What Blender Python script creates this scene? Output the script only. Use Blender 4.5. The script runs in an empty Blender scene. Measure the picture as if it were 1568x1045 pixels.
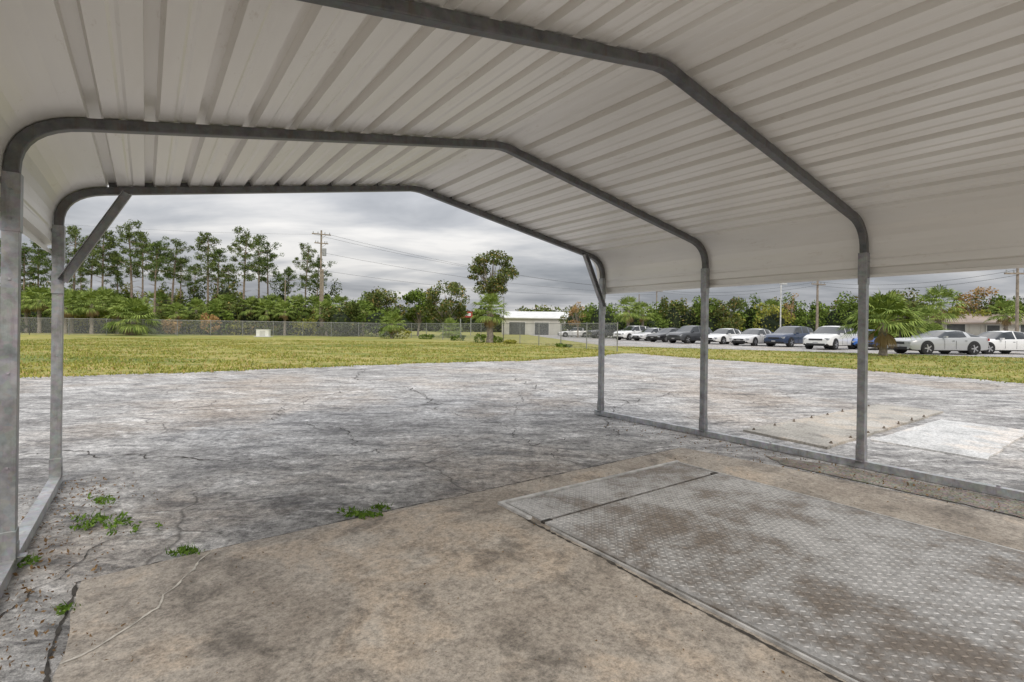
import bpy, math, random
import numpy as np
from mathutils import Vector, Matrix, noise as mn
random.seed(7); rng=np.random.default_rng(7)
S=bpy.context.scene
YAW=0.6284
CY,SY=math.cos(YAW),math.sin(YAW)
def TL2W(T,L): return (T*CY-L*SY, T*SY+L*CY)

# ------------------------------------------------------------------ materials
class NT:
    def __init__(s,name):
        s.m=bpy.data.materials.new(name); s.m.use_nodes=True
        s.t=s.m.node_tree; s.n=s.t.nodes; s.l=s.t.links
        s.b=s.n['Principled BSDF']; s.o=s.n['Material Output']
        s.tc=s.n.new('ShaderNodeTexCoord'); s.co=s.tc.outputs['Object']
    def put(s,sock,v):
        if isinstance(v,bpy.types.NodeSocket): s.l.new(v,sock)
        elif isinstance(v,(tuple,list)) and len(v)==3 and len(sock.default_value)==4: sock.default_value=(*v,1)
        else: sock.default_value=v
    def map(s,scale=(1,1,1),rot=(0,0,0),vec=None):
        n=s.n.new('ShaderNodeMapping'); s.l.new(vec or s.co,n.inputs[0]); n.inputs['Scale'].default_value=scale; n.inputs['Rotation'].default_value=rot; return n.outputs[0]
    def noise(s,scale,detail=4,rough=.55,vec=None,dist=0):
        n=s.n.new('ShaderNodeTexNoise'); s.l.new(vec or s.co,n.inputs['Vector'])
        n.inputs['Scale'].default_value=scale;n.inputs['Detail'].default_value=detail;n.inputs['Roughness'].default_value=rough;n.inputs['Distortion'].default_value=dist
        return n.outputs['Fac']
    def vor(s,scale,feature='F1',vec=None,out='Distance',rand=1):
        n=s.n.new('ShaderNodeTexVoronoi'); n.feature=feature; s.l.new(vec or s.co,n.inputs['Vector']); n.inputs['Scale'].default_value=scale; n.inputs['Randomness'].default_value=rand; return n.outputs[out]
    def ramp(s,f,stops,interp='LINEAR'):
        n=s.n.new('ShaderNodeValToRGB'); s.l.new(f,n.inputs[0]); e=n.color_ramp.elements; n.color_ramp.interpolation=interp
        while len(e)<len(stops): e.new(.5)
        for i,(p,c) in enumerate(stops):
            e[i].position=p; e[i].color=(c,c,c,1) if isinstance(c,(int,float)) else (*c,1)
        return n.outputs[0]
    def mix(s,a,b,f,mode='MIX'):
        n=s.n.new('ShaderNodeMixRGB'); n.blend_type=mode; s.put(n.inputs[0],f); s.put(n.inputs[1],a); s.put(n.inputs[2],b); return n.outputs[0]
    def math(s,op,a,b=0,clamp=False):
        n=s.n.new('ShaderNodeMath'); n.operation=op; n.use_clamp=clamp; s.put(n.inputs[0],a); s.put(n.inputs[1],b); return n.outputs[0]
    def warp(s,scale,amt):
        n=s.n.new('ShaderNodeTexNoise'); s.l.new(s.co,n.inputs['Vector']); n.inputs['Scale'].default_value=scale; n.inputs['Detail'].default_value=2
        v=s.n.new('ShaderNodeVectorMath'); v.operation='MULTIPLY_ADD'; s.l.new(n.outputs['Color'],v.inputs[0]); v.inputs[1].default_value=(amt,)*3; s.l.new(s.co,v.inputs[2]); return v.outputs[0]
    def bump(s,h,strength=.5,dist=.01,prev=None):
        n=s.n.new('ShaderNodeBump'); s.l.new(h,n.inputs['Height']); n.inputs['Strength'].default_value=strength; n.inputs['Distance'].default_value=dist
        if prev: s.l.new(prev,n.inputs['Normal'])
        s.l.new(n.outputs[0],s.b.inputs['Normal']); return n.outputs[0]
    def set(s,color=None,rough=None,metal=None,**k):
        if color is not None: s.put(s.b.inputs['Base Color'],color)
        if rough is not None: s.put(s.b.inputs['Roughness'],rough)
        if metal is not None: s.put(s.b.inputs['Metallic'],metal)
        for a,v in k.items(): s.put(s.b.inputs[a.replace('_',' ')],v)
        return s.m
def simple(name,c,rough=.6,metal=0,var=.25,scale=6,**k):
    t=NT(name); f=t.noise(scale,3)
    col=t.mix(tuple(x*(1-var) for x in c),tuple(min(1,x*(1+var)) for x in c),t.ramp(f,[(.3,0),(.7,1)]))
    return t.set(col,rough,metal,**k)

def m_asphalt(name='asphalt_weathered',g=1.0,simple_=False):
    t=NT(name)
    w=t.warp(.9,.6)
    big=t.noise(.33,4,.6,w); med=t.noise(1.7,7,.74,t.map((.85,1.35,1),(0,0,-.1),w)); fine=t.noise(13,7,.9)
    c=t.ramp(med,[(.32,(.19*g,.184*g,.176*g)),(.44,(.335*g,.322*g,.308*g)),(.55,(.49*g,.475*g,.455*g)),(.70,(.67*g,.65*g,.625*g))])
    c=t.mix(c,(.42*g,.335*g,.255*g),t.math('MULTIPLY',t.ramp(big,[(.48,0),(.62,1)]),.5))
    c=t.mix(c,(.62,.615,.61),t.math('MULTIPLY',t.ramp(big,[(.36,1),(.48,0)]),.55),'MULTIPLY')
    dk=t.noise(2.6,7,.78,t.map((.6,1.7,1),(0,0,-.15),w))
    c=t.mix(c,(.11,.108,.108),t.math('MULTIPLY',t.ramp(dk,[(.53,0),(.57,.6),(.66,1)]),.8))
    c=t.mix(c,(.80*g,.78*g,.755*g),t.math('MULTIPLY',t.ramp(dk,[(.36,1),(.44,0)]),.65))
    c=t.mix(c,t.ramp(fine,[(.36,.22),(.46,.78),(.53,1.15),(.64,1.8)]),.88,'MULTIPLY')
    if simple_: return t.set(c,.9)
    grit=t.vor(100); c=t.mix(c,t.ramp(grit,[(.0,.5),(.5,1.18)]),.65,'MULTIPLY')
    cr2=t.vor(.8,'DISTANCE_TO_EDGE',t.warp(2.2,.35))
    k2=t.math('MULTIPLY',t.ramp(cr2,[(.0,1),(.011,0)]),t.ramp(big,[(.47,0),(.54,1)]))
    c=t.mix(c,(.08,.074,.066),t.math('MULTIPLY',k2,.65))
    h=t.math('SUBTRACT',t.math('ADD',t.math('MULTIPLY',fine,1.3),t.math('MULTIPLY',grit,.3)),k2)
    t.bump(h,.85,.017)
    return t.set(c,t.ramp(dk,[(.5,.9),(.7,.62)]))
def m_concrete(name,c0,c1,stain=.6,rough=.85):
    t=NT(name); w=t.warp(1.2,.5)
    a=t.noise(1.1,5,.65,w); b=t.noise(3.0,7,.76,w); f=t.noise(40,4,.85); sp=t.vor(95)
    c=t.mix(c0,c1,t.ramp(a,[(.38,0),(.62,1)]))
    c=t.mix(c,(c1[0]*1.0,c1[1]*.84,c1[2]*.68),t.math('MULTIPLY',t.ramp(a,[(.50,0),(.58,1),(.66,0)]),.45))
    c=t.mix(c,tuple(x*.36 for x in c0),t.math('MULTIPLY',t.ramp(b,[(.50,0),(.64,1)]),stain))
    c=t.mix(c,tuple(min(.9,x*1.35) for x in c1),t.math('MULTIPLY',t.ramp(b,[(.32,1),(.43,0)]),.45))
    c=t.mix(c,t.ramp(f,[(.34,.45),(.5,1),(.66,1.45)]),.8,'MULTIPLY')
    c=t.mix(c,t.ramp(sp,[(0,.35),(.28,1.05)]),.45,'MULTIPLY')
    t.bump(t.math('ADD',f,t.math('MULTIPLY',b,.6)),.55,.006)
    return t.set(c,rough)
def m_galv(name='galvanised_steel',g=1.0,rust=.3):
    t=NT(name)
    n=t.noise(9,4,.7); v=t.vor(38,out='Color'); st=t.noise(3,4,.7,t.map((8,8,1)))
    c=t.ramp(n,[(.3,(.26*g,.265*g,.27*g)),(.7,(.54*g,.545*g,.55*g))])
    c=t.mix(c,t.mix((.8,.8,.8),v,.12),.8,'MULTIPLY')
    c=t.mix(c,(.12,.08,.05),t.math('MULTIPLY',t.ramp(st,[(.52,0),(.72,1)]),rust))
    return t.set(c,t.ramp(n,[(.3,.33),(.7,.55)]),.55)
def m_panel():
    t=NT('painted_roof_sheet')
    st=t.noise(1.0,4,.6,t.map((2,.3,2))); sp=t.noise(9,5,.85,t.map((1,.3,1)))
    c=t.ramp(st,[(.3,(.78,.755,.71)),(.65,(.87,.85,.81))])
    c=t.mix(c,(.46,.38,.29),t.math('MULTIPLY',t.ramp(sp,[(.60,0),(.76,1)]),.5))
    t.bump(st,.5,.04)
    return t.set(c,.36,.22)
def m_leaf(name,a,b,c2=None,gain=1.0):
    t=NT(name); g=t.n.new('ShaderNodeNewGeometry'); r=g.outputs['Random Per Island']
    a=tuple(x*gain for x in a); b=tuple(x*gain for x in b)
    n=t.noise(.55,2)
    c=t.mix(a,b,t.ramp(t.math('ADD',t.math('MULTIPLY',r,.55),t.math('MULTIPLY',n,.5)),[(.2,0),(.85,1)]))
    if c2: c=t.mix(c,c2,t.ramp(r,[(.86,0),(.9,1)]))
    t.n.remove(t.b); d=t.n.new('ShaderNodeBsdfDiffuse'); t.put(d.inputs[0],c); t.l.new(d.outputs[0],t.o.inputs[0])
    return t.m
def m_grass():
    t=NT('dry_grass_ground'); w=t.warp(.2,2)
    a=t.noise(.14,5,.62,t.map((.5,1.8,1),(0,0,0),w)); b=t.noise(1.3,6,.8); f=t.noise(14,4,.8)
    c=t.ramp(a,[(.36,(.17,.21,.035)),(.45,(.27,.28,.05)),(.52,(.43,.36,.11)),(.58,(.33,.32,.06)),(.70,(.18,.22,.035))])
    c=t.mix(c,(.09,.14,.02),t.math('MULTIPLY',t.ramp(b,[(.50,0),(.62,1)]),.75))
    c=t.mix(c,(.46,.33,.17),t.math('MULTIPLY',t.ramp(b,[(.34,1),(.46,0)]),.6))
    c=t.mix(c,t.ramp(f,[(.3,.5),(.7,1.4)]),.7,'MULTIPLY')
    t.bump(f,.8,.05)
    return t.set(c,.95)
M={}
M['asphalt']=m_asphalt(); M['road']=m_asphalt('asphalt_road',.95,True)
M['slab']=m_concrete('concrete_brown_stained',(.335,.29,.24),(.51,.46,.395),.7)
M['pad']=m_concrete('concrete_tan',(.36,.335,.29),(.50,.47,.42),.6)
M['padw']=m_concrete('concrete_white_painted',(.56,.555,.535),(.68,.67,.65),.45)
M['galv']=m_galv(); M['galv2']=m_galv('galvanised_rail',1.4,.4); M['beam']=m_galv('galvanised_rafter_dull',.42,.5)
M['panel']=m_panel()
M['grass']=m_grass()
def m_plate():
    t=NT('tread_plate_steel'); n=t.noise(1.9,6,.75,t.warp(1,.4)); f=t.noise(30,3,.8)
    c=t.ramp(n,[(.34,(.24,.232,.22)),(.62,(.49,.48,.465))])
    c=t.mix(c,(.17,.12,.075),t.math('MULTIPLY',t.ramp(n,[(.38,1),(.52,0)]),.55))
    c=t.mix(c,t.ramp(f,[(.3,.5),(.7,1.4)]),.65,'MULTIPLY')
    t.bump(f,.3,.004)
    return t.set(c,.6,.2)
M['plate']=m_plate()
M['trim']=simple('worn_edge_trim',(.52,.51,.49),.6,.2,.35,12)
M['dark']=simple('dark_gap_dirt',(.06,.053,.045),.95,0,.5,20)
M['bark']=simple('pine_bark',(.24,.185,.14),.9,0,.45,7)
M['barkg']=simple('grey_bark',(.26,.225,.19),.9,0,.4,7)
M['pole']=simple('weathered_wood_pole',(.27,.225,.18),.9,0,.35,4)
M['pine']=m_leaf('pine_needles',(.05,.08,.024),(.155,.21,.06))
M['pine2']=m_leaf('pine_needles_b',(.065,.09,.03),(.19,.235,.075))
M['oak']=m_leaf('oak_foliage',(.06,.085,.027),(.21,.245,.085),(.30,.22,.08))
M['shrub']=m_leaf('shrub_foliage',(.05,.085,.022),(.23,.31,.065))
M['shrubd']=m_leaf('dark_understory_foliage',(.03,.045,.016),(.13,.16,.045))
M['lime']=m_leaf('bright_foliage',(.14,.16,.03),(.42,.40,.09))
M['rust']=m_leaf('autumn_foliage',(.26,.15,.07),(.48,.32,.14))
M['palm']=m_leaf('palm_frond',(.08,.13,.03),(.36,.44,.12))
M['palmdead']=m_leaf('palm_dead_frond',(.22,.155,.08),(.42,.31,.17))
M['weed']=m_leaf('weed_leaf',(.06,.13,.02),(.24,.36,.07))
M['blade']=m_leaf('grass_blades',(.13,.18,.03),(.45,.41,.11),(.5,.36,.17))
M['litter']=m_leaf('dead_leaves',(.14,.08,.035),(.32,.22,.12))
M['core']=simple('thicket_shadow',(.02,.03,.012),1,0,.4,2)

# ------------------------------------------------------------------ mesh helpers
class MB:
    def __init__(s): s.v=[];s.f=[];s.m=[];s.k=0
    def add(s,V,F,mat=0):
        V=np.asarray(V,float).reshape(-1,3); s.v.append(V)
        k=s.k
        for f in F: s.f.append(tuple(int(i)+k for i in f)); s.m.append(mat)
        s.k+=len(V)
    def addq(s,V,n,mat=0,q=4):
        F=(np.arange(len(V)).reshape(-1,q)+s.k).tolist(); s.v.append(V); s.f+= [tuple(f) for f in F]; s.m+=[mat]*len(F); s.k+=len(V)
    def box(s,c,d,mat=0,R=None):
        x,y,z=[a/2 for a in d]
        P=np.array([(i*x,j*y,k*z) for i in(-1,1) for j in(-1,1) for k in(-1,1)])
        if R is not None: P=P@np.array(R).T
        s.add(P+np.array(c),[(0,1,3,2),(4,6,7,5),(0,4,5,1),(2,3,7,6),(0,2,6,4),(1,5,7,3)],mat)
    def tube(s,pts,rad,sides=8,mat=0,cap=True):
        pts=[Vector(p) for p in pts]; n=len(pts)
        if isinstance(rad,(int,float)): rad=[rad]*n
        V=[];F=[]
        for i,p in enumerate(pts):
            d=(pts[min(i+1,n-1)]-pts[max(i-1,0)]).normalized()
            a=d.cross(Vector((0,0,1)) if abs(d.z)<.95 else Vector((1,0,0))).normalized(); b=d.cross(a)
            for j in range(sides):
                t=2*math.pi*j/sides; V.append(tuple(p+(a*math.cos(t)+b*math.sin(t))*rad[i]))
        for i in range(n-1):
            for j in range(sides):
                j2=(j+1)%sides; F.append((i*sides+j,i*sides+j2,(i+1)*sides+j2,(i+1)*sides+j))
        if cap: F.append(tuple(range(sides))[::-1]); F.append(tuple((n-1)*sides+j for j in range(sides)))
        s.add(V,F,mat)
    def sweep2(s,path,L0,L1,th,mat=0):
        n=len(path); V=[];F=[]
        for i,p in enumerate(path):
            a=np.array(path[max(i-1,0)]);b=np.array(path[min(i+1,n-1)]);p=np.array(p)
            d=(b-a)/np.linalg.norm(b-a); nn=np.array([-d[1],d[0]])
            if 0<i<n-1:
                d1=p-a;d1/=np.linalg.norm(d1);c=max(.5,np.dot(d1,d)); w=th/2/c
            else: w=th/2
            for sgn,L in((1,L0),(1,L1),(-1,L1),(-1,L0)):
                q=p+nn*w*sgn; V.append((q[0],L,q[1]))
        for i in range(n-1):
            for j in range(4):
                j2=(j+1)%4; F.append((i*4+j,i*4+j2,(i+1)*4+j2,(i+1)*4+j))
        F.append((3,2,1,0)); F.append(tuple((n-1)*4+j for j in range(4)))
        s.add(V,F,mat)
    def leaves(s,C,size,mat=0,asp=.45,up=0.0):
        C=np.asarray(C);n=len(C)
        if n==0:return
        a=rng.normal(size=(n,3));a[:,2]+=up; a/=np.linalg.norm(a,axis=1)[:,None]
        b=rng.normal(size=(n,3)); b-= (b*a).sum(1)[:,None]*a; b/=np.linalg.norm(b,axis=1)[:,None]
        sz=(size*rng.uniform(.6,1.4,n))[:,None]
        V=np.stack([C+a*sz,C+b*sz*asp,C-a*sz,C-b*sz*asp],1).reshape(-1,3)
        s.addq(V,n,mat)
    def obj(s,name,mats,parent=None,rot=0,smooth=False,loc=(0,0,0)):
        me=bpy.data.meshes.new(name); me.from_pydata(np.concatenate(s.v).tolist(),[],s.f)
        for m in mats: me.materials.append(m)
        me.polygons.foreach_set('material_index',s.m)
        if smooth: me.polygons.foreach_set('use_smooth',[True]*len(s.f))
        me.update(); o=bpy.data.objects.new(name,me); S.collection.objects.link(o)
        if parent: o.parent=parent
        o.rotation_euler[2]=rot; o.location=loc
        return o
def empty(name,loc=(0,0,0),rot=0):
    e=bpy.data.objects.new(name,None); S.collection.objects.link(e); e.location=loc; e.rotation_euler[2]=rot; return e
def inst(o,name,loc,rot=0,sc=1):
    n=bpy.data.objects.new(name,o.data); S.collection.objects.link(n); n.location=loc; n.rotation_euler[2]=rot; n.scale=(sc,)*3 if isinstance(sc,(int,float)) else sc; return n
def jag(poly,step,amp,seed=0):
    out=[];n=len(poly)
    for i in range(n):
        a=Vector((*poly[i],0));b=Vector((*poly[(i+1)%n],0)); L=(b-a).length;k=max(1,int(L/step)); nn=Vector((-(b-a).y,(b-a).x,0)).normalized()
        for j in range(k):
            p=a.lerp(b,j/k); w=mn.noise(Vector((p.x/step/2.5+seed,p.y/step/2.5,seed)))+.6*mn.noise(Vector((p.x/step*1.1,p.y/step*1.1,seed+5)))
            p=p+nn*w*amp; out.append((p.x,p.y))
    return out
def sheet(name,poly,z,mat,rot=0,thick=0,parent=None):
    b=MB();n=len(poly)
    V=[(x,y,z) for x,y in poly]; F=[tuple(range(n))]
    if thick:
        V+=[(x,y,z-thick) for x,y in poly]
        F+=[(i,n+i,n+(i+1)%n,(i+1)%n) for i in range(n)]
    b.add(V,F); return b.obj(name,[mat],parent,rot)

# ------------------------------------------------------------------ ground
G=600
sheet('ground',[(-G,-G),(G,-G),(G,G),(-G,G)],-.02,M['grass'])
lot=[(-60,-26),(-30,-2),(-14.5,8.4),(-10.6,10.9),(-8,12.5),(-3.1,16.8),(.15,18.6),(3.2,21.8),(5.2,25.2),(6.4,25.6),(8.2,21.6),(10.9,17.6),(12.9,12.4),(16,3),(24,-22),(24,-40),(-60,-40)]
lotj=jag(lot,.35,.28,3)
sheet('asphalt_lot',lotj,-.004,M['asphalt'])
road=[(6.8,37),(13,33.8),(27,26.8),(60,9),(95,0),(95,40),(50,60),(30,80),(14,110),(2,110)]
sheet('parking_road',jag(road,.8,.25,9),-.010,M['road'])

slab=[(-.23,-6),(-.235,2.2),(-.225,3.03),(.31,3.06),(2,3.08),(4.4,3.11),(4.55,1.9),(4.62,-.5),(4.6,-6)]
sheet('concrete_slab',jag(slab,.06,.012,2),.014,M['slab'],YAW,.04)
b=MB()
def strip(pts,w,z,mat,jit=.012):
    P=[]
    for a,c in zip(pts[:-1],pts[1:]):
        a=Vector((*a,0));c=Vector((*c,0));k=max(2,int((c-a).length/.025))
        P+=[a.lerp(c,i/k) for i in range(k)]
    P.append(Vector((*pts[-1],0)))
    V=[];n=len(P)
    for i,p in enumerate(P):
        d=(P[min(i+1,n-1)]-P[max(i-1,0)]).normalized();nn=Vector((-d.y,d.x,0))
        q=p+nn*(mn.noise(Vector((p.x*9,p.y*9,1)))*2.2*jit+mn.noise(Vector((p.x*2.5,p.y*2.5,4)))*5*jit+random.uniform(-jit,jit)*.3); ww=w*random.uniform(.1,1.2)
        V+=[tuple(q+nn*ww+Vector((0,0,z))),tuple(q-nn*ww+Vector((0,0,z)))]
    b.add(V,[(2*i,2*i+1,2*i+3,2*i+2) for i in range(n-1)],mat)
strip([(.31,3.05),(.22,2.85),(.09,2.66),(.06,2.55),(-.08,2.42),(-.225,2.32)],.007,.0165,0,.008)
strip([(.95,2.75),(1.15,2.66),(1.22,2.58)],.003,.0165,0)
b.obj('slab_crack_filler',[simple('crack_pale',(.58,.54,.47),.9,0,.3,30)],rot=YAW)
b=MB()
strip([(-.27,-3),(-.26,1),(-.265,2.2),(-.25,3.06),(.3,3.10),(2,3.12),(4.4,3.15),(4.60,1.9),(4.67,-.5),(4.66,-4)],.008,.001,0,.004)
strip([(-.5,2.75),(-.42,3.0),(-.30,3.25),(-.2,3.5),(.1,3.6)],.004,.001,0,.02)
for cpts,cw in (([(4.4,3.15),(4.3,3.6),(4.45,4.1),(4.3,4.9)],.006),([(4.3,4.0),(3.3,4.1),(2.4,4.5),(1.7,4.6),(.5,5.2)],.006),([(3.2,3.13),(3.1,3.6),(3.3,4.1)],.005),
  ([(5.4,4.9),(4.9,6.2),(3.6,7.0),(2.2,7.3)],.008),([(3.3,4.1),(3.6,5.2),(3.4,6.3),(3.9,7.4)],.006),([(1.7,4.6),(1.9,5.8),(1.4,7.0),(1.8,8.6)],.007),
  ([(4.45,4.1),(5.3,5.0),(6.5,5.6),(8.4,6.0)],.009),([(6.5,5.6),(6.2,7.5),(7.2,9.8)],.012),([(3.6,7.0),(4.2,9.0),(3.9,11.5),(5.0,14)],.013),([(1.8,8.6),(3.2,9.3),(4.2,9.0)],.011),
  ([(.5,5.2),(-.5,6.1),(-1.6,6.4),(-3.2,7.4)],.010),([(8.4,6.0),(9.5,4.8),(11.6,4.6)],.011),([(5.2,3.2),(5.6,1.9),(6.2,1.5)],.005)):
    strip(cpts,cw,.001,0,.035)
b.obj('pavement_cracks',[M['dark']],rot=YAW)
t=NT('gravel_dirt'); f=t.noise(3,4,.7); gq=t.vor(45,out='Color'); gd=t.vor(45)
c=t.ramp(f,[(.3,(.13,.11,.09)),(.6,(.29,.26,.22)),(.75,(.40,.375,.34))]); c=t.mix(c,gq,.16,'OVERLAY'); t.bump(gd,.9,.02)
t.set(c,.95)
sheet('gravel_strip',jag([(4.66,-5),(4.68,.5),(4.66,2.2),(4.85,2.5),(5.05,1.9),(5.12,.5),(5.12,-5)],.06,.03,4),.002,t.m,YAW)

sheet('outer_concrete_pad',jag([(5.68,2.28),(9.85,2.34),(9.85,3.18),(5.8,3.25)],.12,.02,6),.022,M['pad'],YAW,.05)
sheet('outer_white_pad',jag([(6.5,1.22),(8.9,1.28),(8.95,2.16),(6.55,2.18)],.12,.02,7),.012,M['padw'],YAW,.04)
b=MB()
for T in np.arange(5.9,9.8,.5):
    for L in (2.33,3.17):
        if random.random()<.75:
            b.tube([(T,L,.02),(T+.004,L,.05+random.uniform(-.01,.015))],.009,6); b.tube([(T,L,.022),(T,L,.032)],.018,6)
b.obj('anchor_bolts',[simple('rusty_bolt',(.20,.16,.12),.8,.3)],rot=YAW)

e=empty('steel_tread_plate_cover',(0,0,0),YAW)
P0,P1,Lf,Lm,Lb=1.97,3.83,2.76,2.36,-2.0
b=MB()
b.box(((P0+P1)/2,(Lm-.006+Lb)/2,.020),(P1-P0,Lm-.012-Lb,.014))
b.box(((P0+P1)/2,(Lf+Lm)/2+.004,.019),(P1-P0-.02,Lf-Lm-.03,.012))
b.obj('plate_sheets',[M['plate']],e)
b=MB(); pit=.030
V=[];F=[]
k=0
for i in range(int((P1-P0-.05)/pit)):
    for j in range(int((Lf-Lb-.05)/pit)):
        T=P0+.035+i*pit; L=Lf-.035-j*pit
        if abs(L-Lm)<.018: continue
        z=.0272 if L<Lm else .0252
        a=math.radians(45)*(1 if (i+j)%2 else -1); ca,sa=math.cos(a),math.sin(a)
        wr=random.uniform(.75,1.05); l,w,hh=.0140*wr,.0045*wr,.0030*wr
        for q in ((-l,0,0),(0,-w,0),(l,0,0),(0,w,0),(-l*.4,0,hh),(l*.4,0,hh)):
            V.append((T+q[0]*ca-q[1]*sa,L+q[0]*sa+q[1]*ca,z+q[2]))
        F+=[(k,k+1,k+4),(k+1,k+5,k+4),(k+1,k+2,k+5),(k+2,k+3,k+5),(k+3,k+4,k+5),(k+3,k,k+4)]
        k+=6
b.add(V,F)
t=NT('lug_polished'); n=t.noise(1.9,6,.75,t.warp(1,.4)); c=t.ramp(n,[(.38,(.28,.24,.20)),(.5,(.54,.53,.51)),(.65,(.66,.65,.63))]); b.obj('tread_lugs',[t.set(c,.5,.2)],e)
b=MB()
b.box(((P0+P1)/2,Lf+.012,.022),(P1-P0+.09,.03,.02)); b.box((P0-.028,(Lf+Lm)/2+.06,.0215),(.03,Lf-Lm-.07,.019)); b.box((P1+.028,(Lf+Lb)/2,.0215),(.014,Lf-Lb-.01,.010))
b.box((P0-.022,(Lm+Lb)/2-.05,.0205),(.012,Lm-Lb-.1,.012))
b.obj('edge_angle',[M['trim']],e)
b=MB()
strip([(P0-.03,Lf+.02),(P0-.045,Lm),(P0-.05,1.5),(P0-.045,-2)],.011,.0158,0,.003)
strip([(P0,Lm+.006),(P1,Lm+.006)],.006,.0266,0,.001)
b.box((P0+.03,Lm-.0,.02),(.07,.03,.0165)); b.box((P1-.03,Lm+.01,.02),(.07,.035,.0175))
b.obj('plate_gap',[M['dark']],e)

# ------------------------------------------------------------------ carport
cp=empty('metal_carport',(0,0,0),YAW)
TLf,TRt=-.525,5.17; MID=(TLf+TRt)/2; HR,HE,HL,BB=2.684,2.207,1.93,.262
FR=[4.975,3.37,1.795,.21]; TH=.062
def halfpath(side):
    x0=TLf if side<0 else TRt; s=1 if side<0 else -1
    sl=(HR-HE)/(MID-TLf-BB)
    c=(x0,HE-sl*BB); a=(x0,HL); d=(x0+s*BB,HE)
    bz=[]
    for i in range(0,9):
        t=i/8; bz.append(((1-t)**2*a[0]+2*t*(1-t)*c[0]+t*t*d[0],(1-t)**2*a[1]+2*t*(1-t)*c[1]+t*t*d[1]))
    return bz
bl=halfpath(-1); br=halfpath(1)
sl=(HR-HE)/(MID-TLf-BB)
pk=[(MID-.06,HR-.06*sl-.004),(MID,HR-.012),(MID+.06,HR-.06*sl-.004)]
b=MB(); b2=MB()
for i,L in enumerate(FR):
    b.sweep2([(TLf,.06),(TLf,HL-.03)],L-TH/2,L+TH/2,TH,0)
    b.sweep2([(TRt,.06),(TRt,HL-.03)],L-TH/2,L+TH/2,TH,0)
    b2.sweep2([(TLf,HL-.25)]+bl+pk+br[::-1]+[(TRt,HL-.25)],L-TH/2+.003,L+TH/2-.003,TH-.006,0)
    for X,s in ((TLf,1),(TRt,-1)):
        b.sweep2([(X,HL-.30),(X,HL-.02)],L-TH/2-.004,L+TH/2+.004,TH+.008,0)
        for z in (HL-.24,HL-.10):
            b.tube([(X,L-TH/2-.012,z),(X,L+TH/2+.012,z)],.007,6)
        b.box((X+s*.045,L,.031+.035),(.05,TH*.8,.006)); b.box((X+s*.036,L,.10),(.006,TH*.8,.07))
        b.box((X,L,.12),(TH+.008,TH+.008,.16))
        for z in (.5,.95,1.4): b.box((X,L-TH/2-.001,z),(.012,.004,.012))
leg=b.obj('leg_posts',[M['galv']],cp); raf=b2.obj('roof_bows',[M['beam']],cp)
b=MB()
for X,s in ((TLf,1),(TRt,-1)):
    L=FR[0]
    p0=Vector((X+s*.03,0,1.50)); p1=Vector((X+s*.40,0,HE-.0))
    d=(p1-p0).normalized(); n=Vector((-d.z,0,d.x))
    R=np.array([[d.x,0,n.x],[0,1,0],[d.z,0,n.z]])
    c=(p0+p1)/2
    b.box((c.x,L-TH/2-.008,c.z),((p1-p0).length,.004,.062),0,R)
    b.box((c.x+n.x*.029,L-TH/2-.032,c.z+n.z*.029),((p1-p0).length,.05,.004),0,R)
    b.box((c.x-n.x*.029,L-TH/2-.032,c.z-n.z*.029),((p1-p0).length,.05,.004),0,R)
    b.box((X,L-TH/2-.007,1.49),(.07,.006,.16))
b.obj('corner_braces',[M['galv']],cp)
b=MB()
for X in (TLf,TRt):
    b.box((X,2.57,.031),(.062,5.0,.062))
    for L in (5.0,2.6,.9): b.tube([(X,L,.06),(X,L,.075)],.014,6)
b.obj('base_rails',[M['galv2']],cp)
def panel_profile(path,first):
    out=[]; off=TH/2+.002
    a0=np.array(path[0]);a1=np.array(path[1]); L=np.linalg.norm(a1-a0); d=(a1-a0)/L; n=np.array([-d[1],d[0]])
    P=lambda s_,h_: tuple(a0+d*s_+n*(off+h_))
    out.append(P(0,0)); s_=first
    while s_<L-.05:
        for ds,hh in ((-.034,0),(-.025,.044),(.025,.044),(.034,0)): out.append(P(s_+ds,hh))
        if s_+.15<L:
            for ds,hh in ((.098,0),(.110,.006),(.124,.006),(.136,0)): out.append(P(s_+ds,hh))
        s_+=.2386
    out.append(P(L,0)); return out
def curve_profile(path):
    out=[];off=TH/2+.002
    for i in range(1,len(path)-1):
        a=np.array(path[i-1]);c=np.array(path[i+1]);d=(c-a)/np.linalg.norm(c-a);n=np.array([-d[1],d[0]]);out.append(tuple(np.array(path[i])+n*off))
    return out
prof=panel_profile([(TLf,1.69),(TLf,HL)],.06)+curve_profile(bl)+panel_profile([bl[-1],(MID,HR)],.05)
mir=[(2*MID-p[0],p[1]) for p in prof][::-1]
prof=prof+mir
La,Lz=.02,5.11
segs=np.linspace(La,Lz,30)
V=[];F=[];n=len(prof)
for k,L in enumerate(segs):
    for i,p in enumerate(prof):
        wob=.003*mn.noise(Vector((p[0]*2.5,L*1.6,p[1]*2)))
        V.append((p[0],L,p[1]+wob))
for k in range(len(segs)-1):
    for i in range(n-1):
        F.append((k*n+i,(k+1)*n+i,(k+1)*n+i+1,k*n+i+1))
b=MB(); b.add(V,F); b.obj('roof_sheeting',[M['panel']],cp)
b=MB()
for L in FR:
    for s_ in np.arange(.17,2.5,.2386):
        for sg in (-1,1):
            T=MID+sg*(MID-TLf-BB-s_); z=HR-abs(T-MID)*sl+TH/2-.002
            b.tube([(T,L+.05,z-.006),(T,L+.05,z+.004)],.006,5)
b.obj('roof_screws',[M['galv']],cp)
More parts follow.
